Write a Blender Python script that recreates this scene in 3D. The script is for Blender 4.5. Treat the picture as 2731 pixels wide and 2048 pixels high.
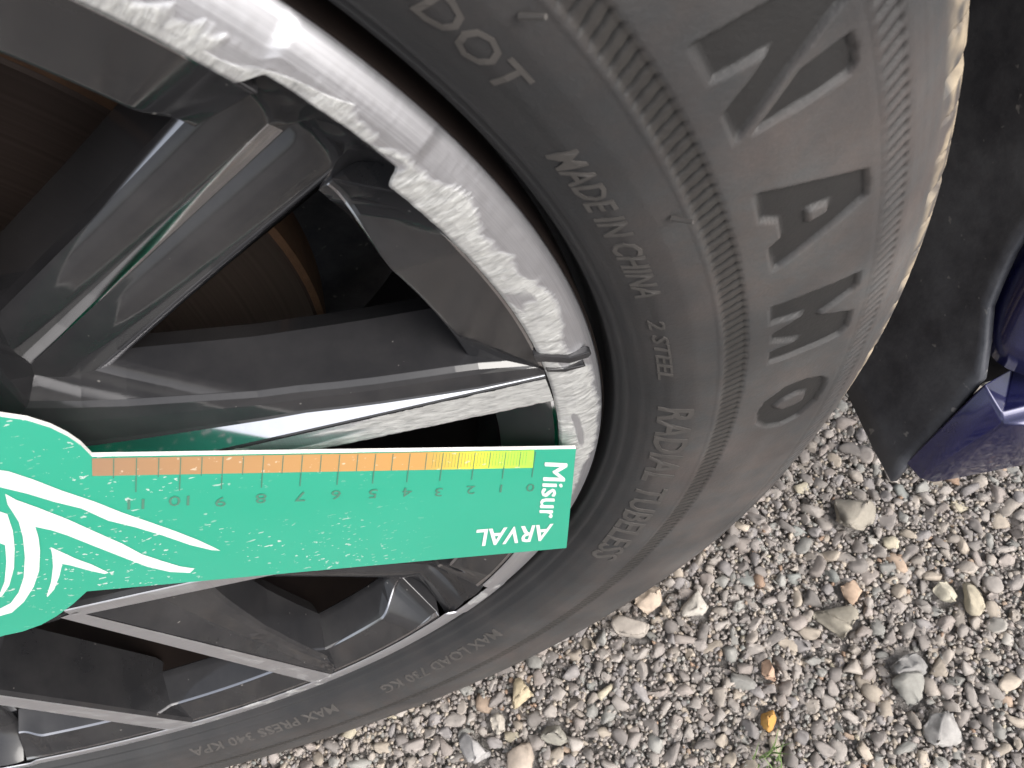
import bpy, bmesh, math, random
import numpy as np
from mathutils import Matrix, Vector
from mathutils.geometry import tessellate_polygon
R = math.radians
random.seed(7); rng = np.random.default_rng(11)
for o in list(bpy.data.objects): bpy.data.objects.remove(o)
S = bpy.context.scene
WC = 0.312                                   # height of the wheel centre above the ground

# ------------------------------------------------------------------ camera
cam = bpy.data.cameras.new('camera'); co = bpy.data.objects.new('camera', cam); S.collection.objects.link(co)
cam.sensor_width = 36.0; cam.lens = 2130/2731*36.0; cam.clip_start = 0.005; cam.clip_end = 300
rt, dn, fw = Vector((.96227, -.23228, -.14167)), Vector((-.27208, -.82153, -.50106)), Vector((0, .52071, -.85373))
co.matrix_world = Matrix(((rt.x, -dn.x, -fw.x, .20886), (rt.y, -dn.y, -fw.y, -.10912),
                          (rt.z, -dn.z, -fw.z, WC+.19779), (0, 0, 0, 1)))
cam.dof.use_dof = True; cam.dof.focus_distance = 0.27; cam.dof.aperture_fstop = 42
S.camera = co
# ------------------------------------------------------------------ light
SUN_EL, SUN_AZ = 42.0, 138.0                 # soft sun behind thin cloud, on the photographer's side
w = bpy.data.worlds.new('World'); S.world = w; w.use_nodes = True
nt = w.node_tree; bg = nt.nodes['Background']
sky = nt.nodes.new('ShaderNodeTexSky'); sky.sky_type = 'NISHITA'; sky.sun_disc = False
sky.sun_elevation = R(SUN_EL); sky.sun_rotation = R(SUN_AZ); sky.air_density = 1.0; sky.dust_density = 4.0; sky.ozone_density = 1.0
hs = nt.nodes.new('ShaderNodeHueSaturation'); hs.inputs['Saturation'].default_value = 0.30; hs.inputs['Value'].default_value = 1.15   # thin white overcast
nt.links.new(sky.outputs[0], hs.inputs['Color']); nt.links.new(hs.outputs[0], bg.inputs[0]); bg.inputs[1].default_value = 0.15
sl = bpy.data.lights.new('sun', 'SUN'); sl.energy = 1.0; sl.angle = R(40); sl.color = (1, .96, .9)
so = bpy.data.objects.new('sun', sl); S.collection.objects.link(so)
sd = Vector((math.sin(R(SUN_AZ))*math.cos(R(SUN_EL)), math.cos(R(SUN_AZ))*math.cos(R(SUN_EL)), math.sin(R(SUN_EL))))
so.rotation_euler = sd.to_track_quat('Z', 'Y').to_euler(); so.location = sd*5
S.view_settings.view_transform = 'Standard'; S.view_settings.look = 'None'
S.view_settings.exposure = 0.62; S.view_settings.gamma = 1.0
S.render.engine = 'CYCLES'

# ------------------------------------------------------------------ helpers
C = S.collection
def W(x, z, a): return (x, -a, WC+z)          # wheel frame: x along the car, z up, a outwards from the wheel face
def mesh(name, verts, faces, mats, parent=None, smooth=False, mi=None, attrs=None, uv=None):
    me = bpy.data.meshes.new(name)
    verts = np.asarray(verts, dtype=np.float32).reshape(-1, 3)
    if isinstance(faces, np.ndarray):
        nf, k = faces.shape
        me.vertices.add(len(verts)); me.vertices.foreach_set('co', verts.ravel())
        me.loops.add(nf*k); me.loops.foreach_set('vertex_index', faces.ravel().astype(np.int32))
        me.polygons.add(nf); me.polygons.foreach_set('loop_start', np.arange(0, nf*k, k, dtype=np.int32))
        me.polygons.foreach_set('loop_total', np.full(nf, k, dtype=np.int32))
        me.update(calc_edges=True); me.validate()
    else:
        me.from_pydata(verts.tolist(), [], faces); me.validate()
    for m in (mats if isinstance(mats, (list, tuple)) else [mats]): me.materials.append(m)
    if mi is not None: me.polygons.foreach_set('material_index', np.asarray(mi, dtype=np.int32))
    if smooth: me.polygons.foreach_set('use_smooth', np.ones(len(me.polygons), dtype=bool))
    for k, v in (attrs or {}).items():
        v = np.asarray(v, dtype=np.float32)
        if v.ndim == 1:
            at = me.attributes.new(k, 'FLOAT', 'POINT'); at.data.foreach_set('value', v)
        else:
            at = me.attributes.new(k, 'FLOAT_COLOR', 'POINT'); at.data.foreach_set('color', v.ravel())
    if uv is not None:
        l = me.uv_layers.new(name='UVMap'); idx = np.empty(len(me.loops), dtype=np.int32); me.loops.foreach_get('vertex_index', idx)
        l.data.foreach_set('uv', np.asarray(uv, dtype=np.float32)[idx].ravel())
    o = bpy.data.objects.new(name, me); C.objects.link(o)
    if parent is not None: o.parent = parent
    return o
def recalc(o):
    bm = bmesh.new(); bm.from_mesh(o.data); bmesh.ops.recalc_face_normals(bm, faces=bm.faces); bm.to_mesh(o.data); bm.free()
def bevel(o, wd, seg=2, ang=35):
    m = o.modifiers.new('bevel', 'BEVEL'); m.width = wd; m.segments = seg; m.limit_method = 'ANGLE'; m.angle_limit = R(ang); m.harden_normals = False
def auto_smooth(o, ang=40):
    o.data.polygons.foreach_set('use_smooth', np.ones(len(o.data.polygons), dtype=bool))
    o.data.set_sharp_from_angle(angle=R(ang))
def grid_faces(nu, nv, wrap=False):
    i = np.arange(nu if wrap else nu-1); j = np.arange(nv-1)
    I, J = np.meshgrid(i, j, indexing='ij'); I = I.ravel(); J = J.ravel(); I2 = (I+1) % nu
    return np.stack([I*nv+J, I*nv+J+1, I2*nv+J+1, I2*nv+J], 1)
def tag(o, label=None, cat=None, group=None, kind=None):
    for k, v in (('label', label), ('category', cat), ('group', group), ('kind', kind)):
        if v: o[k] = v
    return o
def vnoise(x, y, seed=0):                      # smooth value noise on arrays
    def h(i, j):
        n = (i.astype(np.int64)*374761393+j.astype(np.int64)*668265263+seed*982451653) & 0x7fffffff
        n = ((n ^ (n >> 13))*1274126177) & 0x7fffffff
        return ((n ^ (n >> 16)) & 0xffff)/65535.0
    xi, yi = np.floor(x), np.floor(y); fx, fy = x-xi, y-yi
    fx = fx*fx*(3-2*fx); fy = fy*fy*(3-2*fy)
    return (h(xi, yi)*(1-fx)+h(xi+1, yi)*fx)*(1-fy)+(h(xi, yi+1)*(1-fx)+h(xi+1, yi+1)*fx)*fy
def sstep(a, b, x):
    t = np.clip((x-a)/(b-a), 0, 1); return t*t*(3-2*t)

# ------------------------------------------------------------------ materials
class N:
    def __init__(s, name):
        s.m = bpy.data.materials.new(name); s.m.use_nodes = True; s.t = s.m.node_tree; s.b = s.t.nodes['Principled BSDF']
    def n(s, typ, **kw):
        x = s.t.nodes.new(typ)
        for k, v in kw.items():
            if hasattr(x, k): setattr(x, k, v)
            else: x.inputs[k.replace('_', ' ')].default_value = v
        return x
    def l(s, a, b): s.t.links.new(a, b)
    def set(s, **kw):
        for k, v in kw.items(): s.b.inputs[k.replace('_', ' ')].default_value = v
        return s
    def noise(s, scale, detail=3, rough=.55, vec=None, dist=0.):
        x = s.n('ShaderNodeTexNoise'); x.inputs['Scale'].default_value = scale; x.inputs['Detail'].default_value = detail
        x.inputs['Roughness'].default_value = rough; x.inputs['Distortion'].default_value = dist
        s.l(vec if vec is not None else s.obj(), x.inputs['Vector']); return x.outputs['Fac']
    def obj(s):
        if not hasattr(s, '_o'): s._o = s.n('ShaderNodeTexCoord').outputs['Object']
        return s._o
    def uv(s, sx, sy):
        m = s.n('ShaderNodeMapping'); m.inputs['Scale'].default_value = (sx, sy, 1); s.l(s.n('ShaderNodeTexCoord').outputs['UV'], m.inputs['Vector']); return m.outputs[0]
    def ramp(s, fac, stops):
        x = s.n('ShaderNodeValToRGB'); e = x.color_ramp.elements
        while len(e) < len(stops): e.new(.5)
        for i, (p, c) in enumerate(stops): e[i].position = p; e[i].color = (*c, 1) if len(c) == 3 else c
        s.l(fac, x.inputs[0]); return x.outputs[0]
    def rmap(s, fac, a, b, c, d):
        x = s.n('ShaderNodeMapRange'); 
        for i, v in enumerate((a, b, c, d)): x.inputs[i+1].default_value = v
        s.l(fac, x.inputs[0]); return x.outputs[0]
    def mix(s, fac, a, b):
        x = s.n('ShaderNodeMix'); x.data_type = 'RGBA'
        for i, v in ((0, fac), (6, a), (7, b)):
            if hasattr(v, 'is_output'): s.l(v, x.inputs[i])
            elif isinstance(v, (tuple, list)): x.inputs[i].default_value = (*v, 1)
            else: x.inputs[i].default_value = v
        return x.outputs[2]
    def math(s, op, a, b=None):
        x = s.n('ShaderNodeMath'); x.operation = op
        for i, v in ((0, a), (1, b)):
            if v is None: continue
            if hasattr(v, 'is_output'): s.l(v, x.inputs[i])
            else: x.inputs[i].default_value = v
        return x.outputs[0]
    def attr(s, name):
        x = s.n('ShaderNodeAttribute'); x.attribute_name = name; return x
    def bump(s, h, strength=.3, dist=.001):
        x = s.n('ShaderNodeBump'); x.inputs['Strength'].default_value = strength; x.inputs['Distance'].default_value = dist
        s.l(h, x.inputs['Height']); s.l(x.outputs[0], s.b.inputs['Normal'])
    def col(s, c): s.l(c, s.b.inputs['Base Color'])
    def rough(s, c): s.l(c, s.b.inputs['Roughness'])

# gloss black lacquer of the wheel, with a film of brake dust
k = N('gloss_black_lacquer'); k.set(Roughness=.1, IOR=1.56)
d = k.noise(38, 5, .65); d2 = k.noise(420, 3)
sx = k.noise(75, 2, .5, None, 1.5)
k.col(k.mix(k.rmap(d, .30, .8, .12, .7), (.016, .0165, .019), (.052, .050, .051)))
k.rough(k.rmap(d, .35, .8, .05, .20)); k.bump(d2, .03, .0003)
ch = k.noise(420, 1, .4); cl0 = k.b.inputs['Base Color'].links[0].from_socket; k.col(k.mix(k.rmap(ch, .79, .81, 0, .7), cl0, (.20, .19, .18)))
BLACK = k.m
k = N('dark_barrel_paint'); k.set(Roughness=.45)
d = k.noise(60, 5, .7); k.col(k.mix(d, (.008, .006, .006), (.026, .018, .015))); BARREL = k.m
# machined aluminium under lacquer, with kerb damage
def alloy(name):
    k = N(name); rash = k.attr('rash').outputs['Fac']
    st = k.noise(1.0, 4, .65, k.uv(900, 190)); st2 = k.noise(1.0, 3, .6, k.uv(2600, 500)); big = k.noise(1.0, 3, .5, k.uv(120, 160))
    lathe = k.noise(1.0, 2, .5, k.uv(30, 5200))
    pol = k.mix(k.rmap(lathe, .35, .65, 0, 1), (.56, .56, .59), (.66, .66, .69))
    sc = k.ramp(st, [(.28, (.30, .30, .30)), (.46, (.50, .50, .49)), (.72, (.68, .68, .66))])
    k.col(k.mix(rash, pol, sc))
    k.l(k.rmap(rash, 0, 1, .88, .45), k.b.inputs['Metallic'])
    k.rough(k.math('ADD', k.rmap(rash, 0, 1, .40, .55), k.rmap(st, .3, .7, -.06, .06)))
    h = k.math('MULTIPLY', rash, k.math('ADD', k.math('MULTIPLY', st, 1.), k.math('ADD', k.math('MULTIPLY', st2, .5), k.math('MULTIPLY', big, .6))))
    h2 = k.math('ADD', h, k.math('MULTIPLY', lathe, .03)); k.bump(h2, .38, .0010); return k.m
ALLOY = alloy('machined_alloy')
k = N('bright_edge'); k.set(Roughness=.10, Metallic=1.0, Base_Color=(.46, .46, .48, 1)); EDGE = k.m
k = N('sky_glint_bevel'); k.set(Roughness=.16, Metallic=1.0); n1 = k.noise(300, 3); k.col(k.mix(n1, (.70, .70, .73), (.82, .82, .85))); BRIGHT = k.m  # bright metal that puts a sky glint into one blade's bevel
# tyre rubber with road dust
k = N('tyre_rubber'); k.set(Roughness=.62)
du = k.attr('dust').outputs['Fac']; lt = k.attr('smoothed').outputs['Fac']
n1 = k.noise(22, 5, .65); n2 = k.noise(900, 3, .6); n3 = k.noise(140, 4, .7)
dd = k.math('MULTIPLY', du, k.rmap(n1, .25, .75, .35, 1.25))
tint = k.mix(k.rmap(n3, .35, .65, 0, 1), (.170, .144, .130), (.145, .144, .142))
fsp = k.noise(1400, 2, .6); dd = k.math('MULTIPLY', dd, k.rmap(fsp, .3, .7, .92, 1.08)); pk = k.noise(34, 3, .55)
tint = k.mix(k.rmap(pk, .45, .7, 0, .6), tint, (.185, .142, .126))
base = k.mix(dd, (.017, .018, .020), tint)
tan = k.attr('mud').outputs['Fac']
base = k.mix(k.math('MULTIPLY', tan, k.rmap(n3, .3, .6, .35, 1)), base, (.40, .325, .23))
base = k.mix(lt, base, (.016, .0155, .0155)); k.col(base)
k.rough(k.rmap(lt, 0, 1, .66, .5)); k.bump(k.math('ADD', n2, k.math('MULTIPLY', n3, .6)), .22, .0005); RUBBER = k.m
k = N('raised_rubber'); k.set(Roughness=.6); n1 = k.noise(200, 3); k.col(k.mix(n1, (.050, .047, .045), (.095, .086, .080))); RAISED = k.m
# car
k = N('deep_blue_paint'); k.set(Roughness=.32, Metallic=.45, Coat_Weight=1.0, Coat_Roughness=.05)
n1 = k.noise(30, 4, .6); fl = k.noise(2600, 1)
k.col(k.mix(k.rmap(fl, .4, .65, 0, .6), (.007, .008, .050), (.018, .019, .105))); k.rough(k.rmap(n1, .3, .7, .26, .42)); BLUE = k.m
k = N('black_plastic'); k.set(Roughness=.55)
n1 = k.noise(26, 6, .75); n2 = k.noise(520, 2); sp = k.noise(160, 2, .5)
c0 = k.mix(k.rmap(n1, .35, .75, 0, 1), (.036, .038, .048), (.125, .13, .145))
k.col(k.mix(k.rmap(sp, .68, .74, 0, .7), c0, (.30, .29, .28))); k.rough(k.rmap(n1, .3, .7, .42, .7)); k.bump(n2, .25, .0005); PLASTIC = k.m
k = N('brake_steel'); k.set(Roughness=.45, Metallic=.5); mp = k.n('ShaderNodeMapping'); mp.inputs['Location'].default_value = (0, 0, -WC); mp.inputs['Scale'].default_value = (1, 0, 1); k.l(k.obj(), mp.inputs['Vector'])
vl = k.n('ShaderNodeVectorMath'); vl.operation = 'LENGTH'; k.l(mp.outputs[0], vl.inputs[0]); ns = k.n('ShaderNodeTexNoise'); ns.noise_dimensions = '1D'; ns.inputs['Scale'].default_value = 700; ns.inputs['Detail'].default_value = 3; k.l(vl.outputs['Value'], ns.inputs['W'])
k.col(k.mix(ns.outputs['Fac'], (.060, .042, .036), (.105, .078, .068))); k.bump(ns.outputs['Fac'], .12, .0004); STEEL = k.m
k = N('rust'); k.set(Roughness=.85); n1 = k.noise(180, 5, .7); k.col(k.mix(n1, (.04, .020, .012), (.15, .075, .036))); k.bump(n1, .6, .001); RUST = k.m
# card
k = N('green_card_print'); k.set(Roughness=.34, Coat_Weight=.25, Coat_Roughness=.15)
mp = k.n('ShaderNodeMapping'); mp.inputs['Rotation'].default_value = (0, R(35), 0); mp.inputs['Scale'].default_value = (260, 1, 620); k.l(k.obj(), mp.inputs['Vector'])
s1 = k.noise(1.0, 2, .5, mp.outputs[0]); s2 = k.noise(480, 2, .55); gate = k.noise(26, 3, .6)
sx = k.n('ShaderNodeSeparateXYZ'); k.l(k.obj(), sx.inputs[0]); fade = k.rmap(sx.outputs[0], -.045, .005, 1, 0)
m1 = k.rmap(s1, .665, .68, 0, 1); m2 = k.rmap(s2, .67, .685, 0, 1)
mk = k.math('MULTIPLY', k.math('MULTIPLY', k.math('MAXIMUM', m1, m2), k.rmap(gate, .44, .54, 0, 1)), fade)
n3 = k.noise(14, 4, .6)
gr = k.mix(k.rmap(n3, .3, .7, 0, 1), (.038, .52, .335), (.056, .55, .37))
cc = k.mix(mk, gr, (.80, .88, .84)); k.col(cc)
tr = k.n('ShaderNodeBsdfTranslucent'); k.l(cc, tr.inputs[0]); mx = k.n('ShaderNodeMixShader'); mx.inputs[0].default_value = .22      # thin plastic lets light through
k.l(k.b.outputs[0], mx.inputs[1]); k.l(tr.outputs[0], mx.inputs[2]); k.l(mx.outputs[0], k.t.nodes['Material Output'].inputs[0]); GREEN = k.m
k = N('card_core'); k.set(Roughness=.6, Base_Color=(.85, .83, .80, 1)); CORE = k.m
k = N('white_print'); k.set(Roughness=.4); n1 = k.noise(300, 3); k.col(k.mix(n1, (.80, .82, .80), (.90, .91, .89))); WHITE = k.m
k = N('dark_print'); k.set(Roughness=.5, Base_Color=(.09, .24, .17, 1)); INK = k.m
k = N('scale_print'); k.set(Roughness=.36)
sx = k.n('ShaderNodeSeparateXYZ'); k.l(k.n('ShaderNodeTexCoord').outputs['UV'], sx.inputs[0])
cr = k.ramp(sx.outputs[0], [(0, (.45, .86, .10)), (.11, (.60, .86, .09)), (.17, (.85, .75, .08)), (.30, (.68, .37, .12)), (.62, (.58, .32, .13)), (1, (.40, .24, .145))])
n1 = k.noise(480, 3); k.col(k.mix(k.rmap(n1, .66, .70, 0, .7), cr, (.85, .75, .6))); SCALE = k.m
# ground
k = N('grit'); k.set(Roughness=.9); n1 = k.noise(260, 4, .7); n2 = k.noise(9, 4)
vo = k.n('ShaderNodeTexVoronoi'); vo.inputs['Scale'].default_value = 210; k.l(k.obj(), vo.inputs['Vector'])
k.col(k.mix(k.rmap(n1, .3, .7, 0, 1), k.mix(n2, (.17, .155, .145), (.21, .19, .175)), (.38, .355, .335)))
k.bump(k.math('ADD', n1, vo.outputs['Distance']), .9, .004); GRIT = k.m
k = N('crushed_stone'); k.set(Roughness=.85)
ca = k.attr('tone').outputs['Color']; n1 = k.noise(330, 4, .7); n2 = k.noise(1500, 2, .6)
k.col(k.mix(k.rmap(n1, .3, .72, 0, 1), k.mix(.30, ca, (.10, .09, .085)), ca)); k.bump(k.math('ADD', n1, n2), .35, .0006); STONE = k.m
k = N('grass_blade'); k.set(Roughness=.6, Base_Color=(.16, .24, .08, 1)); GRASS = k.m

# ------------------------------------------------------------------ ground
o = mesh('ground', [(-30, -30, -.0042), (30, -30, -.0042), (30, 30, -.0042), (-30, 30, -.0042)], [(0, 1, 2, 3)], GRIT); tag(o, kind='structure')

# ------------------------------------------------------------------ the car (wheel, tyre, arch, bumper)
car = bpy.data.objects.new('car', None); C.objects.link(car)
tag(car, 'deep blue car seen close at its kerb scuffed black and silver alloy wheel', 'car')

# --- tyre
PR = [(.2325, -.0160), (.2352, -.0150), (.2366, -.0120), (.2371, -.0042), (.2375, -.0031), (.2380, -.0031), (.2392, -.0002), (.2399, .0006), (.2404, .0003), (.2420, .0032), (.2450, .0058), (.2500, .0087), (.2560, .0106), (.2618, .0115),
      (.2700, .0120), (.2800, .0117), (.2900, .0106), (.3018, .0085), (.3061, .0070), (.3111, .0041), (.3165, .0000), (.3205, -.0025),
      (.3238, -.0060), (.3256, -.0100), (.3264, -.0170)]
PRa = np.array(PR)
LET = {"N1": [[25.32, .2748], [25.06, .2814], [24.77, .2877], [24.63, .2906], [24.4, .2975], [22.92, .2975], [22.7, .2945], [21.74, .2853], [20.26, .2748], [21.87, .2744], [23.14, .2847], [23.48, .2749]],
 "N2": [[20.25, .2776], [21.63, .2882], [21.58, .297], [20.83, .2974], [20.2, .2967], [19.98, .2957], [20.19, .2785]],
 "A": [[16.97, .2749], [15.9, .2856], [14.7, .2971], [13.64, .2973], [13.05, .2967], [11.23, .2757], [13.07, .2751], [13.44, .2783], [14.57, .2782], [15.16, .2746]],
 "M": [[8.29, .2747], [8.07, .2854], [7.74, .2968], [6.75, .297], [6.42, .2963], [5.67, .2871], [4.54, .2968], [3.13, .2969], [2.65, .295], [2.68, .275], [3.94, .275], [4.09, .2829], [4.86, .2752], [5.69, .2752], [6.42, .2833], [6.69, .2747]],
 "O": [[-3.08, .2756], [-1.79, .2771], [-.83, .2819], [-.77, .2881], [-1.29, .2935], [-2.0, .2963], [-3.06, .2972], [-4.43, .2961], [-5.64, .292], [-5.96, .2866], [-5.5, .2808], [-4.51, .277]],
 "Y1": [[34.6, .2970], [33.2, .2970], [32.1, .2880], [31.0, .2970], [29.6, .2970], [31.45, .2850], [31.45, .2748], [32.8, .2748], [32.8, .2850]],
 "D": [[41.5, .2748], [41.5, .2970], [38.8, .2970], [37.2, .2930], [36.8, .2860], [37.2, .2790], [38.8, .2748]]}
HOLE = {"A": [[14.31, .2838], [14.06, .2887], [13.59, .2885], [13.47, .2841]], "O": [[-3.08, .2809], [-2.54, .2836], [-2.32, .2876], [-2.61, .2907], [-3.4, .2906], [-3.73, .2871], [-3.7, .2832]],
 "D": [[40.2, .2795], [40.2, .2925], [38.9, .2920], [38.2, .2860], [38.9, .2800]]}
def poly_sd(px, py, poly):                      # signed distance, negative inside
    P = np.array(poly); d = np.full(px.shape, 1e9); ins = np.zeros(px.shape, bool)
    for i in range(len(P)):
        ax, ay = P[i]; bx, by = P[(i+1) % len(P)]
        ex, ey = bx-ax, by-ay; t = np.clip(((px-ax)*ex+(py-ay)*ey)/(ex*ex+ey*ey+1e-18), 0, 1)
        d = np.minimum(d, np.hypot(px-ax-t*ex, py-ay-t*ey))
        c = ((ay > py) != (by > py)) & (px < (bx-ax)*(py-ay)/(by-ay+1e-18)+ax); ins ^= c
    return np.where(ins, -d, d)
def tyre_deform(th, r, a):                      # weight on the tyre: flat at the ground, sidewall bulging above it
    de = np.degrees(np.arctan2(np.cos(th), -np.sin(th)))
    b = np.exp(-(de/42.0)**2)
    a = a+np.where(a > -.05, .0006*b*sstep(.240, .262, r)*sstep(.330, .296, r), 0)
    x, z = r*np.cos(th), r*np.sin(th)
    lim = -WC+.0015
    z = np.where(z < lim, lim+(z-lim)*.05, z)
    return x, z, a
def prof_r(r): return np.interp(r, PRa[:, 0], PRa[:, 1])
def surf(th, r, up=0.0):
    a = prof_r(r)+up; x, z, a = tyre_deform(th, r, a); return x, z, a
fine = np.radians(np.arange(-104, 62, .1)); coarse = np.radians(np.arange(62, 256, 1.0))
TH = np.concatenate([fine, coarse]); nT = len(TH)
seg = np.hypot(np.diff(PRa[:, 0]), np.diff(PRa[:, 1])); cum = np.concatenate([[0], np.cumsum(seg)])
nP = 170; sv = np.linspace(0, cum[-1], nP); rr = np.interp(sv, cum, PRa[:, 0]); aa = np.interp(sv, cum, PRa[:, 1])
ker = np.array([1, 2, 3, 2, 1.])/9; core = slice(58, nP-6)                     # round off the profile corners, keep the bead rings crisp
aa2 = np.convolve(np.pad(aa, 2, 'edge'), ker, 'valid'); aa[core] = aa2[core]
T2, R2 = np.meshgrid(TH, rr, indexing='ij'); A2 = np.repeat(aa[None, :], nT, 0)
up = np.zeros_like(A2); smo = np.zeros_like(A2)
td = np.degrees(T2)
# diagonal ribbing, two bands
ph = ((td-105*(R2-.263))/.636) % 1.0; tri = np.abs(ph-.5)*2
b1 = sstep(.2628, .2633, R2)*sstep(.2690, .2685, R2); rg = sstep(.20, .36, tri); up += b1*(-.0008+.00045*rg); smo = np.maximum(smo, b1*(1-rg)*1.2+b1*rg*.62)
up += .0004*np.exp(-((R2-.2622)/.0003)**2)
ph2 = ((td-75*(R2-.302))/.605) % 1.0; tri2 = np.abs(ph2-.5)*2
b2 = sstep(.3014, .3018, R2)*sstep(.3062, .3058, R2); rg2 = sstep(.30, .62, tri2); up += b2*(-.0007+.0006*rg2); smo = np.maximum(smo, b2*(1-rg2)*.8)
for q, h in ((.3000, -.0003), (.3078, .0003), (.3105, -.0004), (.3138, .0004), (.2480, -.00012), (.2425, .0003)): up += h*np.exp(-((R2-q)/.0005)**2)
# sunk lettering
fsel = slice(0, len(fine))
for nm, P in LET.items():
    P = np.array(P); lo, hi = P[:, 0].min()-1, P[:, 0].max()+1
    cols = np.where((np.degrees(fine) > lo) & (np.degrees(fine) < hi))[0]; rows = np.where((rr > .272) & (rr < .300))[0]
    ix = np.ix_(cols, rows); X = np.radians(td[ix])*.286; Y = R2[ix]
    conv = lambda Q: np.c_[np.radians(np.array(Q)[:, 0])*.286, np.array(Q)[:, 1]]
    sdv = poly_sd(X, Y, conv(P))
    if nm in HOLE: sdv = np.maximum(sdv, -poly_sd(X, Y, conv(HOLE[nm])))
    m = sstep(.0003, -.0003, sdv); up[ix] -= .0012*m; smo[ix] = np.maximum(smo[ix], m)
# tread shoulder: lateral sipes and block gaps
gap = np.maximum((np.abs(((td/6.3+.15) % 1)-.5) < .07)*1.0, (np.abs(((td/2.1+.4+(R2-.32)*30) % 1)-.5) < .05)*.5)*sstep(.3165, .3190, R2); up -= .0035*gap
A3 = A2+up; RR3 = R2-.0035*gap*sstep(.320, .325, R2)
x, z, a3 = tyre_deform(T2, RR3, A3)
V = np.stack([x, -a3, WC+z], -1).reshape(-1, 3)
nz = vnoise(td*.5, R2*120, 3)
dust = .16+sstep(.240, .262, R2)*.46+.18*sstep(.262, .285, R2)+.12*(nz-.5); dust += .12*sstep(.3, .312, R2); dust *= .66
dust *= (.55+.6*vnoise(td*.18, R2*60, 9))*(1-.45*sstep(2, 28, td))  # patchy, and the tone falls off towards the upper sidewall
mud = .07*b1*rg+sstep(.3160, .3205, R2)*(1-.8*gap)*sstep(.25, .62, vnoise(td*1.3, R2*500, 5)*.6+.4*vnoise(td*.4, R2*160, 6))*sstep(-22, 0, td)
tyre = mesh('tyre', V, grid_faces(nT, nP, True), RUBBER, car, True, attrs=dict(dust=np.clip(dust, 0, 1).ravel(), smoothed=np.clip(smo*.9, 0, 1).ravel(), mud=np.clip(mud, 0, 1).ravel()))
tyre['label'] = 'dusty black tyre with sunk DYNAMO lettering and ribbed bands'
# tread and inner sidewall
PB = [(.3264, -.0170), (.3270, -.024), (.3270, -.040), (.3205, -.041), (.3205, -.049), (.3264, -.050), (.3268, -.085), (.3205, -.086), (.3205, -.095), (.3268, -.096), (.3265, -.135), (.3205, -.136), (.3205, -.144), (.3260, -.145), (.3250, -.175), (.315, -.198), (.285, -.212), (.25, -.205), (.235, -.195)]
tb = np.radians(np.arange(0, 360, .75)); PBa = np.array(PB)
T4, I4 = np.meshgrid(tb, np.arange(len(PB)), indexing='ij'); r4 = PBa[I4, 0].copy(); a4 = PBa[I4, 1]
g4 = (np.abs(((np.degrees(T4)/6.3+.15) % 1)-.5) < .09) & (r4 > .324); r4 = np.where(g4, r4-.004, r4)
x, z, a4 = tyre_deform(T4, r4, a4)
mud4 = np.where(r4 > .324, .9, .3)*np.ones_like(r4)
mesh('tread', np.stack([x, -a4, WC+z], -1).reshape(-1, 3), grid_faces(len(tb), len(PB), True), RUBBER, tyre, False, attrs=dict(dust=np.full(r4.size, .5), smoothed=np.zeros(r4.size), mud=mud4.ravel()))

def text_mesh(body, bold=0.0):
    cu = bpy.data.curves.new('t', 'FONT'); cu.body = body; cu.size = 1.0; cu.offset = bold; cu.resolution_u = 2
    ob = bpy.data.objects.new('t', cu); C.objects.link(ob); dg = bpy.context.evaluated_depsgraph_get(); dg.update()
    me = ob.evaluated_get(dg).to_mesh(); v = np.array([p.co[:] for p in me.vertices]); f = [tuple(p.vertices) for p in me.polygons]
    ob.evaluated_get(dg).to_mesh_clear(); bpy.data.objects.remove(ob); bpy.data.curves.remove(cu)
    return v, f
def sidewall_text(body, t0, t1, r0, r1, up=.00035, name='lettering'):
    v, f = text_mesh(body, .012)
    x = v[:, 0]-v[:, 0].min(); u = x/x.max(); cap = .70
    bm = bmesh.new(); vs = [bm.verts.new((u[i], v[i, 1]/cap, 0)) for i in range(len(v))]
    for q in f:
        try: bm.faces.new([vs[i] for i in q])
        except ValueError: pass
    bmesh.ops.subdivide_edges(bm, edges=[e for e in bm.edges if e.calc_length() > .25], cuts=1)
    ex = bmesh.ops.extrude_face_region(bm, geom=bm.faces[:]); nv = [g for g in ex['geom'] if isinstance(g, bmesh.types.BMVert)]
    for g in nv: g.co.z = 1
    for g in bm.verts:
        th = np.radians(t0+(t1-t0)*g.co.x); r = r0+(r1-r0)*g.co.y
        xx, zz, a = surf(np.array([th]), np.array([r]), up if g.co.z > .5 else -.0006); g.co = W(float(xx[0]), float(zz[0]), float(a[0]))
    bmesh.ops.recalc_face_normals(bm, faces=bm.faces)
    me = bpy.data.meshes.new(name); bm.to_mesh(me); bm.free(); me.materials.append(RAISED)
    o = bpy.data.objects.new(name, me); C.objects.link(o); o.parent = tyre; o['label'] = 'raised ' + body + ' moulded on the tyre'; return o
sidewall_text('MADE IN CHINA', 23.8, 11.9, .2460, .2515)
sidewall_text('2 STEEL', 9.6, 2.9, .2468, .2503)
sidewall_text('RADIAL TUBELESS', -.7, -26.8, .2468, .2560)
sidewall_text('DOT', 32.4, 27.6, .2480, .2535, .00018)
sidewall_text('MAX LOAD 730 KG', -46.5, -66.0, .2458, .2510)
sidewall_text('MAX PRESS 340 KPA', -73.0, -93.0, .2452, .2505)
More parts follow.
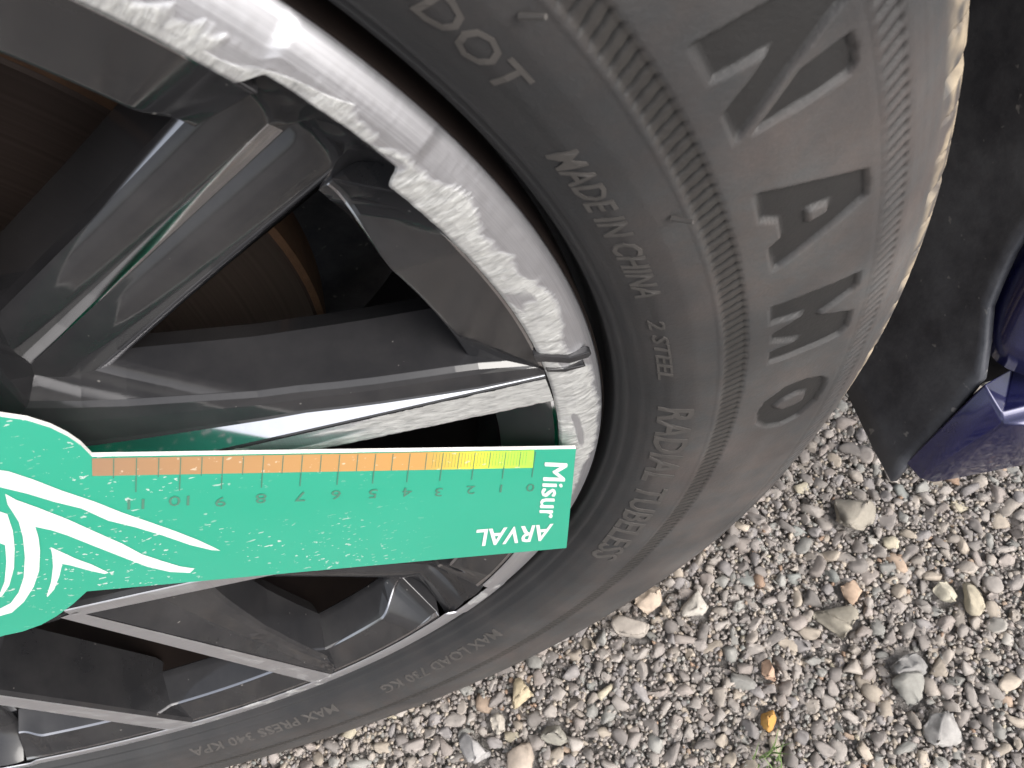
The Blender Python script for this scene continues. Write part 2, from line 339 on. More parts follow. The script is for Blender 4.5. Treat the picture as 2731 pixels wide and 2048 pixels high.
# little moulding vents (rubber whiskers) on the sidewall
for t0, r0 in ((30.1, .2601), (18.05, .2608)):
    th = R(t0); xx, zz, a = surf(np.array([th]), np.array([r0])); p = Vector(W(float(xx[0]), float(zz[0]), float(a[0])))
    bm = bmesh.new(); bmesh.ops.create_cone(bm, cap_ends=True, segments=8, radius1=.0006, radius2=.0004, depth=.0045, matrix=Matrix.Translation(p+Vector((.0, -.002, .0)))@Matrix.Rotation(R(70), 4, 'X')@Matrix.Rotation(R(40), 4, 'Y'))
    me = bpy.data.meshes.new('rubber_whisker'); bm.to_mesh(me); bm.free(); me.materials.append(RAISED); o = bpy.data.objects.new('rubber_whisker', me); C.objects.link(o); o.parent = tyre

# --- alloy wheel: barrel and sloped black band inside the lip
def revolve(name, prof, mat, parent, seg=360, smooth=True, t0=0, t1=360):
    wrap = abs(t1-t0) >= 360; n = seg if wrap else seg+1
    th = np.radians(t0+(t1-t0)*np.arange(n)/seg); P = np.array(prof)
    X = P[None, :, 0]*np.cos(th)[:, None]; Z = P[None, :, 0]*np.sin(th)[:, None]; A = np.repeat(P[None, :, 1], n, 0)
    o = mesh(name, np.stack([X, -A, WC+Z], -1).reshape(-1, 3), grid_faces(n, len(P), wrap), mat, parent)
    if smooth: auto_smooth(o, 30)
    return o
AXV = -8.2                                       # axis of one pair of blades; five pairs, 72 degrees apart
SPK = 28.7; NOTCH = 30.1                         # black spokes, and the places where they break into the lip
BAND = [(.2196, -.0008), (.2188, -.0012), (.2180, -.0017), (.2030, -.0063), (.2020, -.0068), (.2014, -.0078), (.1985, -.0200), (.1978, -.0216), (.1978, -.024), (.2190, -.030)]
BV, BF, BMI = [], [], []
for k in range(5):                               # the band is open where a black spoke runs out to the lip
    ths = SPK+72*k+np.concatenate([np.linspace(4.6, 8.4, 16), np.linspace(9.0, 61.5, 44), np.linspace(62.0, 67.8, 20)]); n_th = len(ths); b0 = len(BV); m = len(BAND)
    for i, t in enumerate(ths):
        for r_, a_ in BAND:
            u_ = t-SPK-72*k; e_ = max(.30*float(sstep(8.0, 5.0, np.array(u_))), float(sstep(62.4, 67.4, np.array(u_))))*float(sstep(.2197, .2110, np.array(r_))); a2_ = a_+(min(a_, -.0190)-a_)*e_
            tt = R(t); BV.append(W(r_*math.cos(tt), r_*math.sin(tt), a2_))
    BF += [(b0+i*m+j, b0+i*m+(j+1) % m, b0+(i+1)*m+(j+1) % m, b0+(i+1)*m+j) for i in range(n_th-1) for j in range(m)]
    BMI += [1 if j in (1, 4) else 0 for i in range(n_th-1) for j in range(m)]+[0, 0]
    BF += [tuple(b0+j for j in range(m)), tuple(b0+(n_th-1)*m+j for j in reversed(range(m)))]
wheel = mesh('alloy_wheel', BV, BF, [BLACK, EDGE], car, mi=BMI); recalc(wheel); auto_smooth(wheel, 30); bevel(wheel, .0006, 2, 40)
wheel['label'] = 'five spoke alloy wheel in gloss black with machined silver lip, badly kerb scuffed'
revolve('barrel', [(.1978, -.024), (.206, -.05), (.200, -.12), (.215, -.19), (.232, -.2)], BARREL, wheel)
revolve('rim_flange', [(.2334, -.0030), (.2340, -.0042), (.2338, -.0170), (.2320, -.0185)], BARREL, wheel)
# lip, machined silver, scuffed between about -30 and +48 degrees
LP = [(0, -.0006, .0), (.05, .0, 0), (.2, .0002, 0), (.4, .0001, 0), (.55, -.0003, 0), (.66, -.0008, 0), (.76, -.0014, 0), (.85, -.0020, 0), (.92, -.0027, 0), (.97, -.0034, 0), (1.0, -.0042, 0)]
nl = 46; sl_ = np.linspace(0, 1, nl); la = np.interp(sl_, [q[0] for q in LP], [q[1] for q in LP])
tl = np.radians(np.concatenate([np.arange(-95, 55, .09), np.arange(55, 265, .5)])); n_ = len(tl); tdg = np.degrees(tl)
off = np.abs((tdg-NOTCH+36) % 72-36); rin = .2190+.0040*sstep(4.3, 3.5, off)
TL, SL = np.meshgrid(tl, sl_, indexing='ij'); RL = rin[:, None]+(.2336-rin[:, None])*SL; AL = np.repeat(la[None, :], n_, 0)
TLd = np.degrees(TL); arc = TL*.226
edge = .2268+.0020*(vnoise(arc*420+RL*300, arc*0, 2)-.5)+.0052*(vnoise(arc*90, arc*0+3, 4)-.5)+.0007*(vnoise(arc*1500, arc*0, 6)-.5)
edge += -.004*sstep(34, 46, TLd)+.0042*sstep(8, -2, TLd)*sstep(-16, -8, TLd)*1-.0030*sstep(-14, -24, TLd)
ang_ok = sstep(52, 40, TLd)*sstep(-31, -24, TLd)
patch = vnoise(arc*95+RL*80, RL*260+arc*30, 8)            # spots left unscuffed
smear = vnoise(arc*260+RL*500, RL*700-arc*120, 17)
rash = np.clip(sstep(.0016, -.0012, RL-edge)*1.2-.40*smear, 0, 1)*ang_ok*(1-sstep(.74, .82, patch)*.9)
# light rub marks on the lower lip
arc2 = vnoise(arc*260, RL*300, 12); rash = np.maximum(rash, .75*sstep(.70, .78, arc2)*sstep(.232, .228, RL)*(TLd < -36)*(vnoise(arc*20, arc*0, 21) > .5))
rel = rash*(.00016*(vnoise(arc*1500+RL*500, RL*300, 13)-.55)+.00034*(vnoise(arc*520+RL*260, RL*130, 14)-.55)-.00012)
AL2 = AL+rel
RL2 = RL+rash*.00006
o = mesh('rim_lip', np.stack([RL2*np.cos(TL), -AL2, WC+RL2*np.sin(TL)], -1).reshape(-1, 3), grid_faces(n_, nl, True), ALLOY, wheel, True, attrs=dict(rash=rash.ravel()), uv=np.stack([arc, RL], -1).reshape(-1, 2))
o['label'] = 'machined silver rim lip with white kerb scuffs'

def unit(k, x, y, a, mir=False):                 # local frame of a blade pair -> world
    if mir: y = -y
    t = R(AXV+72*k); return W(x*math.cos(t)-y*math.sin(t), x*math.sin(t)+y*math.cos(t), a)
def spokef(k, x, y, a):
    t = R(SPK+72*k); return W(x*math.cos(t)-y*math.sin(t), x*math.sin(t)+y*math.cos(t), a)
YIN = .0335
def ypol(x): return float(np.interp(x, [.055, .225], [.0412, .0480]))
def ych(x): return float(np.interp(x, [.05, .08, .105, .14, .165, .195, .212, .222], [.076, .068, .0622, .0570, .0555, .0550, .0518, .0490]))
XS = np.concatenate([np.linspace(.052, .19, 15), [.196, .202, .208, .213, .2175]])
def blade_mesh(k, mir):
    V, F, MI = [], [], []
    for x in XS:
        yp, yc = ypol(x), ych(x)
        dep = float(np.interp(x, [.05, .19, .2175], [-.024, -.023, -.016]))
        g4 = float(np.interp(x, [.05, .150, .196], [.30, .30, .04])); dl = yc-yp
        sec = [(YIN+.0030, dep-.0075), (YIN+.0004, -.0022), (YIN+.0012, -.0004), (yp-.0002, -.0004), (yp+.0004, -.0008), (yp+.0004+g4*dl, -.0008-.85*g4*dl), (yp+.0004+(g4+.06)*dl, -.0010-(.85*g4+.02)*dl), (yp+.76*dl, -.0014-(.85*g4+.06)*dl), (yc-.0006, -.0018-(.85*g4+.09)*dl), (yc+.0004, -.0032-(.85*g4+.09)*dl), (yc+.0018, dep), (yc-.003, dep-.0080)]
        for y, a in sec:
            xe = min(x, math.sqrt(.2186**2-min(y, .06)**2)) if x > .19 else x
            V.append(unit(k, xe, y, a, mir))
    m = 12
    for i in range(len(XS)-1):
        for j in range(m):
            MI.append(1 if j == 4 and k == 0 and not mir else 0); q = (i*m+j, i*m+(j+1) % m, (i+1)*m+(j+1) % m, (i+1)*m+j); F.append(q)  # glint painted by material on this bevel only; matching blades stay black
    F.append(tuple(range(m))); F.append(tuple((len(XS)-1)*m+j for j in range(m)))
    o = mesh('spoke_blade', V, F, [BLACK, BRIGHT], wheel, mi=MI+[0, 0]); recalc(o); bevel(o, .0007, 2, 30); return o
def face_mesh(k, mir):
    nx, ny = 160, 16; V = []; uvs = []; rs = []
    for i in range(nx):
        t = i/(nx-1)
        for j in range(ny):
            s = j/(ny-1); y0 = YIN+.0010
            xe = .053+t*(math.sqrt(.2187**2-(y0+s*.0145)**2)-.053)
            y = y0+s*(ypol(xe)-y0)
            V.append((xe, y)); uvs.append((y, xe))
    V = np.array(V); X, Y = V[:, 0], V[:, 1]; s = (Y-YIN)/.0145
    if k == 0 and not mir:
        th = .150+.03*(vnoise(Y*900, Y*0, 31)-.5)+.035*(s-.4); rash = sstep(-.004, .004, X-th)
        up_edge = sstep(1.10, 1.0, s+.25*(vnoise(X*300, Y*0, 33)-.5)+.3*sstep(.19, .15, X)); rash = np.clip(rash*up_edge, 0, 1)
        rash = np.maximum(rash, .9*sstep(.66, .72, vnoise(X*160, Y*500+X*200, 37))*sstep(.115, .13, X))
    else: rash = .25*sstep(.7, .8, vnoise(X*120+k*7, Y*300, 41))
    A = rash*(.00025*(vnoise(X*700, Y*1800, 51)-.6)+.0002*(vnoise(X*1800, Y*2600, 52)-.6))
    # rolled edge so the sheet closes onto the blade
    A = A-.0009*(((V[:, 1]-V[:, 1].min()) < 1e-7)) 
    P = [unit(k, X[i], Y[i], A[i], mir) for i in range(len(X))]
    f = grid_faces(nx, ny)
    if not mir: f = f[:, ::-1]
    return mesh('machined_face', P, np.ascontiguousarray(f), ALLOY, wheel, True, attrs=dict(rash=rash), uv=uvs)
def black_spoke(k):
    EDG = (1, 2, 9, 10, 11, 16)
    rs = np.concatenate([np.linspace(.05, .195, 16), np.linspace(.200, .2228, 18)])
    ys = [-1.10, -1.02, -.95, -.78, -.60, -.45, -.25, -.07, -.02, .0, .05, .15, .24, .36, .55, .80, .93, 1.02, 1.10]
    da = [-.024, -.0022, -.0009, .0004, .0013, .0016, .0012, .0001, -.0008, -.0009, -.0007, -.0003, .0003, .0011, .0017, .0010, -.0004, -.0020, -.024]
    V, F, MI = [], [], []; m = len(ys)
    for r in rs:
        hw = float(np.interp(r, [.05, .10, .16, .195, .2228], [.0180, .0150, .0148, .0154, .0160])); t = float(np.clip((r-.206)/.0165, 0, 1)**1.8)
        a0 = -.0185+.0172*t
        for y, d in zip(ys, da):
            yy = y*hw; rx = r if r < .196 else min(r, math.sqrt(.2229**2-min(abs(yy), .02)**2))
            V.append(spokef(k, rx, yy, a0+(d if abs(y) < 1.05 else -.022-.010*t)*(1 if abs(y) > 1.05 else 1-.75*t)))
    for i in range(len(rs)-1):
        for j in range(m):
            F.append((i*m+j, i*m+(j+1) % m, (i+1)*m+(j+1) % m, (i+1)*m+j)); MI.append(1 if j in EDG and rs[i] < .205 else 0)
    F.append(tuple(range(m))); F.append(tuple((len(rs)-1)*m+j for j in range(m)))
    o = mesh('spoke', V, F, [BLACK, EDGE], wheel, mi=MI+[0, 0]); recalc(o); auto_smooth(o, 34); bevel(o, .0006, 2, 40); return o
for k in range(5):
    black_spoke(k)
    for mir in (False, True):
        blade_mesh(k, mir); face_mesh(k, mir)
UPB = [(.2160, .0300), (.2185, .0290), (.2248, .0249), (.2302, .0249), (.2307, .0236), (.2296, .0222), (.2246, .0221), (.2182, .0261), (.2160, .0272)]
LOB = [(.2185, .0222), (.2231, .0203), (.2285, .0194), (.2288, .0184), (.2234, .0185), (.2184, .0211)]
for P in (UPB, LOB):
    n_ = len(P); tri = tessellate_polygon([[Vector((p[0], p[1], 0)) for p in P]])
    o = mesh('lip_ridge', [W(p[0], p[1], .0008) for p in P]+[W(p[0], p[1], -.0012) for p in P], [tuple(t) for t in tri]+[(i, (i+1) % n_, n_+(i+1) % n_, n_+i) for i in range(n_)], BLACK, wheel); recalc(o); bevel(o, .0003, 2)
# hub
revolve('hub', [(.0, -.010), (.028, -.010), (.031, -.014), (.034, -.026), (.075, -.030), (.085, -.026), (.100, -.0235), (.1040, -.0250), (.1050, -.040), (.07, -.06)], BLACK, wheel, 120)
revolve('centre_cap', [(.0, -.0065), (.022, -.0068), (.0265, -.0085), (.0272, -.012)], BLACK, wheel, 64)
for k in range(5):
    t = R(SPK+36+72*k); bm = bmesh.new()
    bmesh.ops.create_cone(bm, cap_ends=True, segments=6, radius1=.0098, radius2=.0090, depth=.02, matrix=Matrix.Translation(Vector(W(.054*math.cos(t), .054*math.sin(t), -.024)))@Matrix.Rotation(R(90), 4, 'X'))
    me = bpy.data.meshes.new('wheel_bolt'); bm.to_mesh(me); bm.free(); me.materials.append(STEEL); o = bpy.data.objects.new('wheel_bolt', me); C.objects.link(o); o.parent = wheel
# brake
bd = revolve('brake_disc', [(.06, -.072), (.088, -.074), (.090, -.0745), (.1495, -.0745), (.1505, -.0755)], STEEL, car, 240)
revolve('rusty_edge', [(.1505, -.0755), (.1528, -.0765), (.1530, -.0980), (.12, -.0985)], RUST, bd, 240)
ca_ = []
for r_, t_, a_ in [(r_, t_, a_) for a_ in (-.050, -.112) for r_ in (.100, .172) for t_ in (118, 165)]:
    ca_.append(W(r_*math.cos(R(t_)), r_*math.sin(R(t_)), a_))
o = mesh('brake_caliper', ca_, [(0, 1, 3, 2), (4, 5, 7, 6), (0, 1, 5, 4), (2, 3, 7, 6), (0, 2, 6, 4), (1, 3, 7, 5)], BARREL, car); recalc(o); bevel(o, .008, 3)

# --- wheel arch liner and body
nth = 140; tha = np.radians(np.linspace(-27.0, 200, nth)); av = np.array([-.27, -.2, -.15, -.11, -.08, -.055, -.035, -.020, -.014])
TT, AA = np.meshgrid(tha, av, indexing='ij'); rl = .425+.004*np.sin(TT*9)*sstep(-.03, -.08, AA)+.0022*np.exp(-((AA+.10)/.012)**2)
tdl = np.degrees(TT); amx = np.interp(tdl, [-27, -25, -17, -13.7, -10, 0], [-.014, -.017, -.026, -.048, -.056, -.060]); AA = -.27+(AA+.27)/(.256)*(amx+.27)
LV = np.stack([rl*np.cos(TT), -AA, WC+rl*np.sin(TT)], -1).reshape(-1, 3)
o = mesh('wheel_arch_liner', LV, grid_faces(nth, len(av)), PLASTIC, car, True); sm = o.modifiers.new('thick', 'SOLIDIFY'); sm.thickness = .004; sm.offset = 0
revolve('wheel_well', [(.05, -.268), (.424, -.268)], PLASTIC, car, 120, False)
BP = {"P1": (.4036, -.1233, -.022), "P2": (.3825, -.1800, -.017), "P3": (.3877, -.1868, -.010), "P4": (.3932, -.1872, -.006), "P5": (.3988, -.1829, -.004), "P6": (.4361, -.1862, -.002), "P7": (.4063, -.1324, -.006), "P8": (.4143, -.1330, -.003)}
def bz(n): return W(*BP[n])
V = [bz('P1'), bz('P2'), bz('P3'), bz('P4'), bz('P5'), bz('P6'), bz('P7'), bz('P8'), W(.95, -.190, -.01), W(.95, -.128, .004), W(.4070, -.1290, -.0100),
     W(.4250, -.1330, -.030), W(.4000, -.1920, -.030), W(.95, -.195, -.06), W(.95, -.125, -.06)]
F = [(0, 1, 2, 6), (2, 3, 6), (3, 4, 6), (6, 4, 5, 7), (7, 5, 8, 9), (0, 6, 10), (6, 7, 9, 10), (1, 12, 3, 2), (3, 12, 4), (4, 12, 5), (5, 12, 13, 8), (0, 11, 12, 1), (11, 0, 10), (11, 10, 9, 14)]
o = mesh('bumper_lip', V, F, BLUE, car); recalc(o); bevel(o, .0022, 3, 12); auto_smooth(o, 60); o['label'] = 'dark blue lower bumper lip ahead of the tyre'
o = mesh('splash_panel', [W(.405, -.175, -.046), W(.62, -.185, -.046), W(.62, -.02, -.066), W(.425, -.02, -.066)], [(0, 1, 2, 3)], PLASTIC, car); sm = o.modifiers.new('thick', 'SOLIDIFY'); sm.thickness = .003; sm.offset = 0
# body side round the arch
thb = np.radians(np.linspace(-16.2, 196, 150)); rb = np.array([.4245, .4205, .4212, .4240, .430, .440, .455, .48, .52, .58, .66, .76])
ab = np.array([-.060, -.034, -.0285, -.0245, -.020, -.014, -.008, -.002, .004, .009, .012, .013])
TT, J = np.meshgrid(thb, np.arange(len(rb)), indexing='ij'); sh = .013*sstep(-17.0, -11.0, np.degrees(TT))*sstep(.56, .43, rb[J]); RB2 = rb[J]+.008*sstep(2, -6, np.degrees(TT))*sstep(.60, .43, rb[J])
XX = RB2*np.cos(TT); ZZ = np.maximum(RB2*np.sin(TT), -.1275) 
o = mesh('front_wing', np.stack([XX, -(ab[J]-sh), WC+ZZ], -1).reshape(-1, 3), grid_faces(len(thb), len(rb)), BLUE, car, True); sm = o.modifiers.new('thick', 'SOLIDIFY'); sm.thickness = .0015; sm.offset = 0
o['label'] = 'dark blue painted body side around the wheel arch'
V = [W(.4215, -.0985, -.0250), W(.4330, -.1060, -.0140), W(.4560, -.0880, -.0050), W(.4560, -.0500, -.0060), W(.4330, -.0650, -.0235), W(.445, -.08, -.045)]
o = mesh('black_trim', V, [(0, 1, 2, 3, 4), (0, 1, 5), (1, 2, 5), (2, 3, 5), (3, 4, 5), (4, 0, 5)], PLASTIC, car); recalc(o); bevel(o, .0015, 2)

# ------------------------------------------------------------------ the damage gauge card
card = bpy.data.objects.new('gauge_card', None); C.objects.link(card)
tag(card, 'green scale card with white wing emblem held flat against the wheel', 'card')
card.location = W(.17, -.02, .004)
CA = .0045; TK = .0011
def cw(p, a=CA): return Vector(W(p[0], p[1], a))-card.location
# outline: long tongue with a round head
tc = np.array([.2221, -.0198]), np.array([.2119, -.1029]), np.array([.0674, -.0227]), np.array([.1111, .0459])
head = [(.1111, .0459), (.1119, .0515), (.1118, .0560), (.1109, .0608), (.1088, .0655), (.1056, .0690)]
cen, rad = np.array([.0250, .0483]), .0860
for t in np.arange(22, 276, 6): head.append((cen[0]+rad*math.cos(R(t)), cen[1]+rad*math.sin(R(t))))
head += [(.0362, -.0384), (.0432, -.0373), (.0501, -.0343), (.0591, -.0288), (.0674, -.0227)]
head = [h for i, h in enumerate(head) if not (6 <= i < len(head)-5 and False)]
OUT = [tuple(tc[0]), tuple(tc[1])]+head[::-1][0:]
def plate(name, poly, a0, a1, mats, parent, side_mat=1):
    n = len(poly); V = [cw(p, a1) for p in poly]+[cw(p, a0) for p in poly]
    tri = tessellate_polygon([[Vector((p[0], p[1], 0)) for p in poly]])
    F = [tuple(t) for t in tri]+[tuple(n+i for i in reversed(t)) for t in tri]+[(i, (i+1) % n, n+(i+1) % n, n+i) for i in range(n)]
    mi = [0]*(2*len(tri))+[min(side_mat, len(mats)-1)]*n
    o = mesh(name, [tuple(v) for v in V], F, mats, parent, mi=mi); recalc(o); return o
plate('card_body', OUT, CA-TK, CA, [GREEN, CORE], card)
SV = [(.2099, -.0129), (.2080, -.0242), (.1065, .0382), (.1108, .0454)]
# measuring strip
n_ = 60; V = []; uvs = []
t0, b0, b1, t1 = [np.array(q) for q in SV]
for i in range(n_+1):
    s = i/n_
    for e in (t0+(t1-t0)*s, b0+(b1-b0)*s): V.append(tuple(cw(e, CA+.00012))); uvs.append((s, 0))
o = mesh('measuring_strip', V, [(2*i, 2*i+1, 2*i+3, 2*i+2) for i in range(n_)], SCALE, card, uv=uvs)
u0 = (t1-t0)/np.linalg.norm(t1-t0); v0 = (b0-t0)/np.linalg.norm(b0-t0)
tick0 = np.array([.2093, -.0183]); du_ = np.array([.1165-.2093, .0366+.0183])/11; dn_ = du_/np.linalg.norm(du_); pv = np.array([dn_[1], -dn_[0]])
if pv[1] > 0: pv = -pv
TVv, TF = [], []
def tdir(i):
    d = np.array([-.19, -.98])*(1-i/11)+np.array([-.50, -.866])*i/11; return d/np.linalg.norm(d)
def bar(p, q, wd, a):
    p, q = np.array(p), np.array(q); d = (q-p)/np.linalg.norm(q-p); s = np.array([-d[1], d[0]])*wd/2; i = len(TVv)
    for e in (p+s, p-s, q-s, q+s): TVv.append(tuple(cw(e, a)))
    TF.append((i, i+1, i+2, i+3))
for i in range(24):
    p = tick0+du_*i*.5
    if i > 23: break
    q = tdir(i*.5); bar(p-q*.0045, p+q*.0050, .00022, CA+.0002)
    if i % 2 == 0: bar(p+q*.0050, p+q*.0125, .00028, CA+.0002)
for i in range(3, 34): bar(tick0+du_*i*.1-tdir(i*.1)*.0045, tick0+du_*i*.1+tdir(i*.1)*.004, .00008, CA+.00022)
mesh('tick_marks', TVv, TF, INK, card)
def flat_text(body, org, xdir, ydir, size, mat, name, bold=0., centre=False, lift=0.):
    v, f = text_mesh(body, bold); x = v[:, 0]-v[:, 0].min(); y = v[:, 1]
    if centre: x = x-x.max()/2; y = y-.35
    P = [tuple(cw(np.array(org)+np.array(xdir)*x[i]*size[0]+np.array(ydir)*y[i]*size[1], CA+.0002+lift)) for i in range(len(v))]
    return mesh(name, P, f, mat, card)
nums = [(.2055, -.0380), (.1966, -.0324), (.1877, -.0274), (.1785, -.0227), (.1701, -.0168), (.1611, -.0116), (.1518, -.0059), (.1431, -.0009), (.1339, .0043), (.1244, .0087), (.1162, .0154), (.1069, .0198)]
for i, p in enumerate(nums): flat_text(str(i), p, dn_, tdir(i), (.0066, .0082), INK, 'number', 0, True)
a0_, a1_, a2_ = np.array([.2095, -.0741]), np.array([.1835, -.0599]), np.array([.2059, -.0884])
v_, _ = text_mesh('ARVAL', .02); wdt = v_[:, 0].max()-v_[:, 0].min()
flat_text('ARVAL', a0_, (a1_-a0_)/wdt, (a2_-a0_)/.70, (1, 1), WHITE, 'brand_text', .02)
m0, m1, m2 = np.array([.2120, -.0230]), np.array([.2052, -.0645]), np.array([.2188, -.0282])
v_, _ = text_mesh('Misur', .0); wdt = v_[:, 0].max()-v_[:, 0].min()
for q in (-.012, 0, .012): flat_text('Misur', m0+(m1-m0)/wdt*q*1.6+(m2-m0)*q, (m1-m0)/wdt, (m2-m0)/.70, (1, 1), WHITE, 'brand_text', .0, False, q*.002)
WNG = [
 [[.0906, .0546], [.0927, .051], [.0938, .0495], [.0956, .0437], [.0973, .036], [.1001, .0267], [.102, .0178], [.1045, .009], [.1071, -.0006], [.109, -.0088], [.1101, -.0157], [.1107, -.0203], [.1089, -.0183], [.1058, -.011], [.1031, -.0007], [.1002, .0081], [.097, .0156], [.0957, .0253], [.0928, .0319], [.0906, .0387], [.088, .0445], [.0867, .0493]],
 [[.087, .0412], [.087, .0374], [.0885, .0306], [.09, .022], [.0911, .012], [.0924, .0012], [.0928, -.0085], [.0947, -.0164], [.0966, -.0233], [.099, -.0275], [.0964, -.0297], [.0923, -.0249], [.0894, -.017], [.0878, -.0067], [.0862, .004], [.0848, .0139], [.0836, .0189], [.0819, .0228], [.0791, .0174], [.0747, .0102], [.067, -.0009], [.0594, -.0097], [.0512, -.0174], [.044, -.0223], [.0402, -.0223], [.0379, -.0207], [.0412, -.0163], [.0437, -.0174], [.0482, -.0158], [.0544, -.0104], [.0615, -.0023], [.0696, .0089], [.0764, .0196], [.0806, .0272], [.0826, .0322], [.0842, .0364]],
 [[.0797, .0357], [.0808, .0344], [.0812, .0323], [.0769, .0242], [.0712, .0153], [.0635, .0046], [.0556, -.0047], [.0496, -.01], [.046, -.0107], [.0481, -.0078], [.0504, -.008], [.0565, -.0015], [.0648, .0095], [.0705, .018], [.0703, .0198], [.0692, .0212]],
 [[.0778, .0104], [.078, .0069], [.0783, .0002], [.0792, -.0061], [.0795, -.0141], [.0781, -.0141], [.0762, -.0085], [.0748, -.0029], [.0738, -.0008], [.0686, -.0075], [.0621, -.015], [.0576, -.0186], [.0581, -.0176], [.0649, -.0094], [.0711, -.0008], [.075, .0054]]]
for P in WNG:
    tri = tessellate_polygon([[Vector((p[0], p[1], 0)) for p in P]])
    mesh('wing_emblem', [tuple(cw(p, CA+.0002)) for p in P], [tuple(t) for t in tri], WHITE, card)

# ------------------------------------------------------------------ gravel
def rock_shape(sub, seed):
    g = np.random.default_rng(seed); bm = bmesh.new(); bmesh.ops.create_icosphere(bm, subdivisions=sub, radius=1.0)
    v = np.array([q.co[:] for q in bm.verts]); f = np.array([[q.index for q in p.verts] for p in bm.faces]); bm.free()
    for _ in range(15 if sub > 1 else 6):         # broken faces: flatten against random planes
        nrm = g.normal(size=3); nrm /= np.linalg.norm(nrm); dd = g.uniform(.30, .66); q = v@nrm
        v = v-np.outer(np.maximum(q-dd, 0), nrm)
    v *= g.uniform(.82, 1.12, size=(1, 3)); v += g.normal(scale=.03, size=v.shape); return v, f
ROCK3 = [rock_shape(3, 100+i) for i in range(10)]; ROCK2 = [rock_shape(2, 200+i) for i in range(14)]; ROCK1 = [rock_shape(1, 300+i) for i in range(14)]
def rot3(g):
    q = g.normal(size=4); q /= np.linalg.norm(q); w_, x, y, z = q
    return np.array([[1-2*(y*y+z*z), 2*(x*y-z*w_), 2*(x*z+y*w_)], [2*(x*y+z*w_), 1-2*(x*x+z*z), 2*(y*z-x*w_)], [2*(x*z-y*w_), 2*(y*z+x*w_), 1-2*(x*x+y*y)]])
PAL = np.array([1.13, 1.10, 1.07])*np.array([(.30, .275, .26), (.34, .315, .295), (.255, .235, .225), (.38, .345, .31), (.29, .275, .275), (.43, .38, .32), (.33, .295, .275), (.22, .205, .195), (.40, .37, .345), (.30, .30, .285)])
ODD = np.array([(.55, .49, .37), (.62, .58, .52), (.48, .36, .27), (.40, .27, .19), (.31, .32, .30)])
def tone(g):
    c = PAL[g.integers(len(PAL))]*g.uniform(.8, 1.2)
    if g.random() < .04: c = ODD[g.integers(len(ODD))]*g.uniform(.85, 1.1)
    return c
STN = [(.425, -.024, .011, (.62, .57, .45)), (.439, -.028, .012, (.50, .44, .33)), (.297, -.063, .009, (.62, .33, .08)), (.308, -.039, .008, (.60, .40, .28)), (.373, -.007, .010, (.55, .40, .29)), (.360, -.021, .0155, (.40, .36, .29)), (.387, -.056, .0165, (.31, .30, .29)), (.393, .037, .019, (.36, .325, .27)), (.379, -.070, .0135, (.34, .33, .30)), (.282, .008, .0125, (.55, .51, .45)), (.256, .022, .0155, (.58, .47, .37)), (.241, .005, .014, (.45, .40, .35)), (.177, -.039, .0115, (.36, .34, .29)), (.129, -.037, .013, (.47, .45, .44)), (.154, -.049, .014, (.55, .46, .38)), (.163, -.011, .0105, (.58, .48, .32)), (.145, -.024, .0105, (.55, .50, .43)), (.388, -.091, .0145, (.44, .42, .40))]
VV, FF, TT_ = [], [], []; base = 0
def put(g, x, y, z, s, shape, fl=.62, col=None):
    global base
    v, f = shape; M = rot3(g); p = (v*np.array([1.32, 1.18, .98]))@M.T*s*g.uniform(.85, 1.15); p[:, 2] *= fl
    p += np.array([x, y, z]); VV.append(p); FF.append(f+base); base += len(p)
    TT_.append(np.repeat(np.append(tone(g) if col is None else col, 1.0)[None, :], len(p), 0))
pts = np.array([(q[0], q[1], q[2]) for q in STN])
def scatter(g, n, x0, x1, y0, y1, smin, smax, zb, shapes, power):
    xs = g.uniform(x0, x1, n); ys = g.uniform(y0, y1, n); ss = smin+(smax-smin)*g.random(n)**power
    cell = {}
    for x, y, s in sorted(zip(xs, ys, ss), key=lambda q: -q[2]):
        if np.any(np.hypot(pts[:, 0]-x, pts[:, 1]-y) < pts[:, 2]*.62+s*.6): continue
        i, j = math.floor(x/.010), math.floor(y/.010); ok = True
        for a in (-1, 0, 1):
            for b in (-1, 0, 1):
                for (x2, y2, s2) in cell.get((i+a, j+b), ()):
                    if (x-x2)**2+(y-y2)**2 < ((s+s2)*.53)**2: ok = False; break
                if not ok: break
            if not ok: break
        if not ok: continue
        cell.setdefault((i, j), []).append((x, y, s)); put(g, x, y, zb+s*.20+g.uniform(-.0006, .0012), s, shapes[g.integers(len(shapes))])
g = np.random.default_rng(5)
scatter(g, 90000, -.13, .60, -.19, .17, .0022, .0074, -.0026, ROCK2, 3.4)     # around the wheel, in view
scatter(g, 70000, -.13, .60, -.19, .17, .0009, .0021, -.0012, ROCK1, 1.2)    # fine chippings between
scatter(g, 9000, -1.2, -.13, -.9, .5, .005, .013, -.003, ROCK1, 1.8)
scatter(g, 7000, .60, 1.5, -.9, .5, .005, .013, -.003, ROCK1, 1.8)
scatter(g, 8000, -.13, .60, -1.0, -.19, .005, .013, -.003, ROCK1, 1.8)
scatter(g, 4000, -.13, .60, .17, .7, .005, .013, -.003, ROCK1, 1.8)
tris = np.concatenate(FF); gv = np.concatenate(VV)
o = mesh('gravel', gv, tris.astype(np.int32), STONE, None, False, attrs=dict(tone=np.concatenate(TT_)))
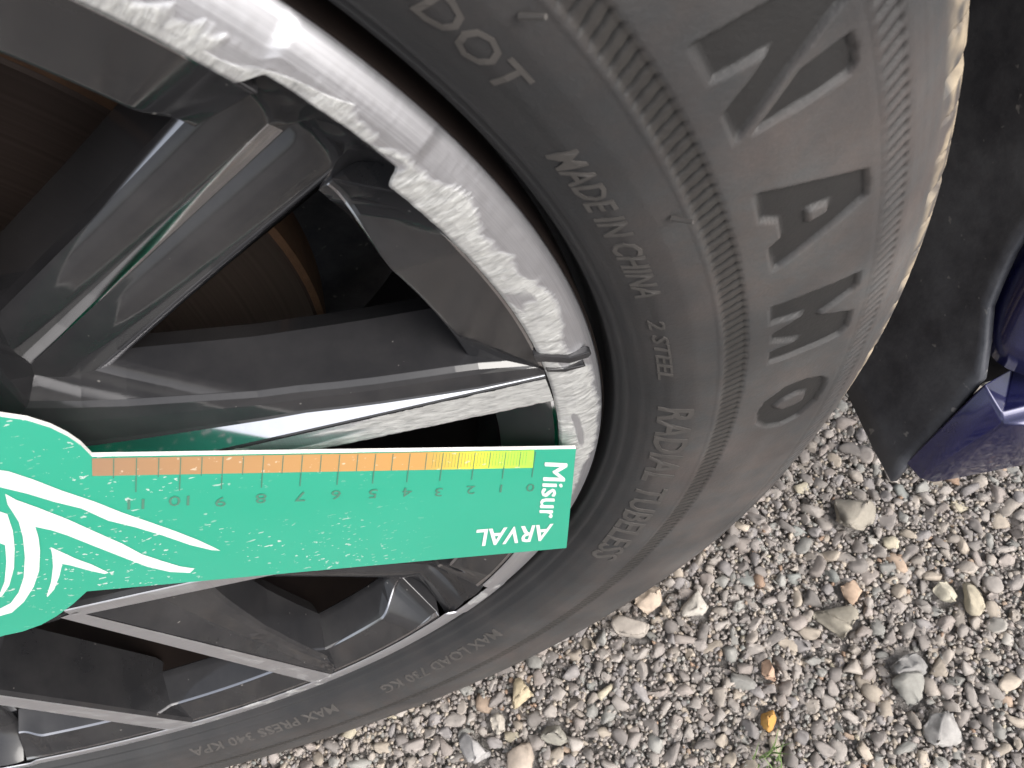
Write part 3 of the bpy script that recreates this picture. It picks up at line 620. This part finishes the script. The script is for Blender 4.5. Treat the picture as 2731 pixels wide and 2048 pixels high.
tag(o, 'loose grey and tan crushed gravel under the car', 'gravel', kind='stuff')
NAMES = ['cream flat sided stone far right of the gravel', 'tan wedge shaped stone beside the cream one', 'bright orange stone low in the gravel', 'small peach stone above the bright orange one', 'peach and tan pointed stone in mid gravel', 'large tan grey stone below the peach pointed one', 'largest rounded grey stone right of centre', 'big brown grey stone close to the tyre edge', 'rounded grey stone under the largest grey one', 'pale whitish stone near the tyre outline', 'pale pinkish stone touching the tyre outline', 'long brownish stone just below the pale pink one', 'greenish grey stone near the bottom edge', 'smooth pale grey stone at the bottom left', 'tan stone cut by the bottom edge', 'yellowish triangular stone left in the gravel', 'pale stone below the yellowish triangular one', 'long pale grey stone at the lower right']
for i, (x, y, s, c) in enumerate(STN):
    g = np.random.default_rng(900+i); v, f = ROCK3[i % 10]; t = g.uniform(0, 6.28); M = np.array([[math.cos(t), -math.sin(t), 0], [math.sin(t), math.cos(t), 0], [0, 0, 1]])
    p = (v*np.array([1.38, 1.1, .8])*s*.86)@M.T
    o = mesh('stone', p, f.astype(np.int32), STONE, None, False, attrs=dict(tone=np.repeat(np.array([[*c, 1.0]]), len(p), 0)))
    o.location = (x, y, s*.22); tag(o, NAMES[i], 'stone', 'larger stones lying in the gravel')
# a sprig of grass at the bottom
gb = random.Random(3); V, F = [], []
for i in range(22):
    x, y = .288+gb.uniform(-.008, .008), -.084+gb.uniform(-.006, .006); h = gb.uniform(.008, .02); t = gb.uniform(0, 6.28); lx, ly = math.cos(t)*h*.7, math.sin(t)*h*.7; wx, wy = -math.sin(t)*.0007, math.cos(t)*.0007; b = len(V)
    for s in (0, .5, 1): V += [(x+lx*s*s+wx*(1-s), y+ly*s*s+wy*(1-s), .004+h*s), (x+lx*s*s-wx*(1-s), y+ly*s*s-wy*(1-s), .004+h*s)]
    F += [(b, b+1, b+3, b+2), (b+2, b+3, b+5, b+4)]
o = mesh('grass_sprig', V, F, GRASS); tag(o, 'tiny green sprig of grass among the stones at the bottom', 'grass')
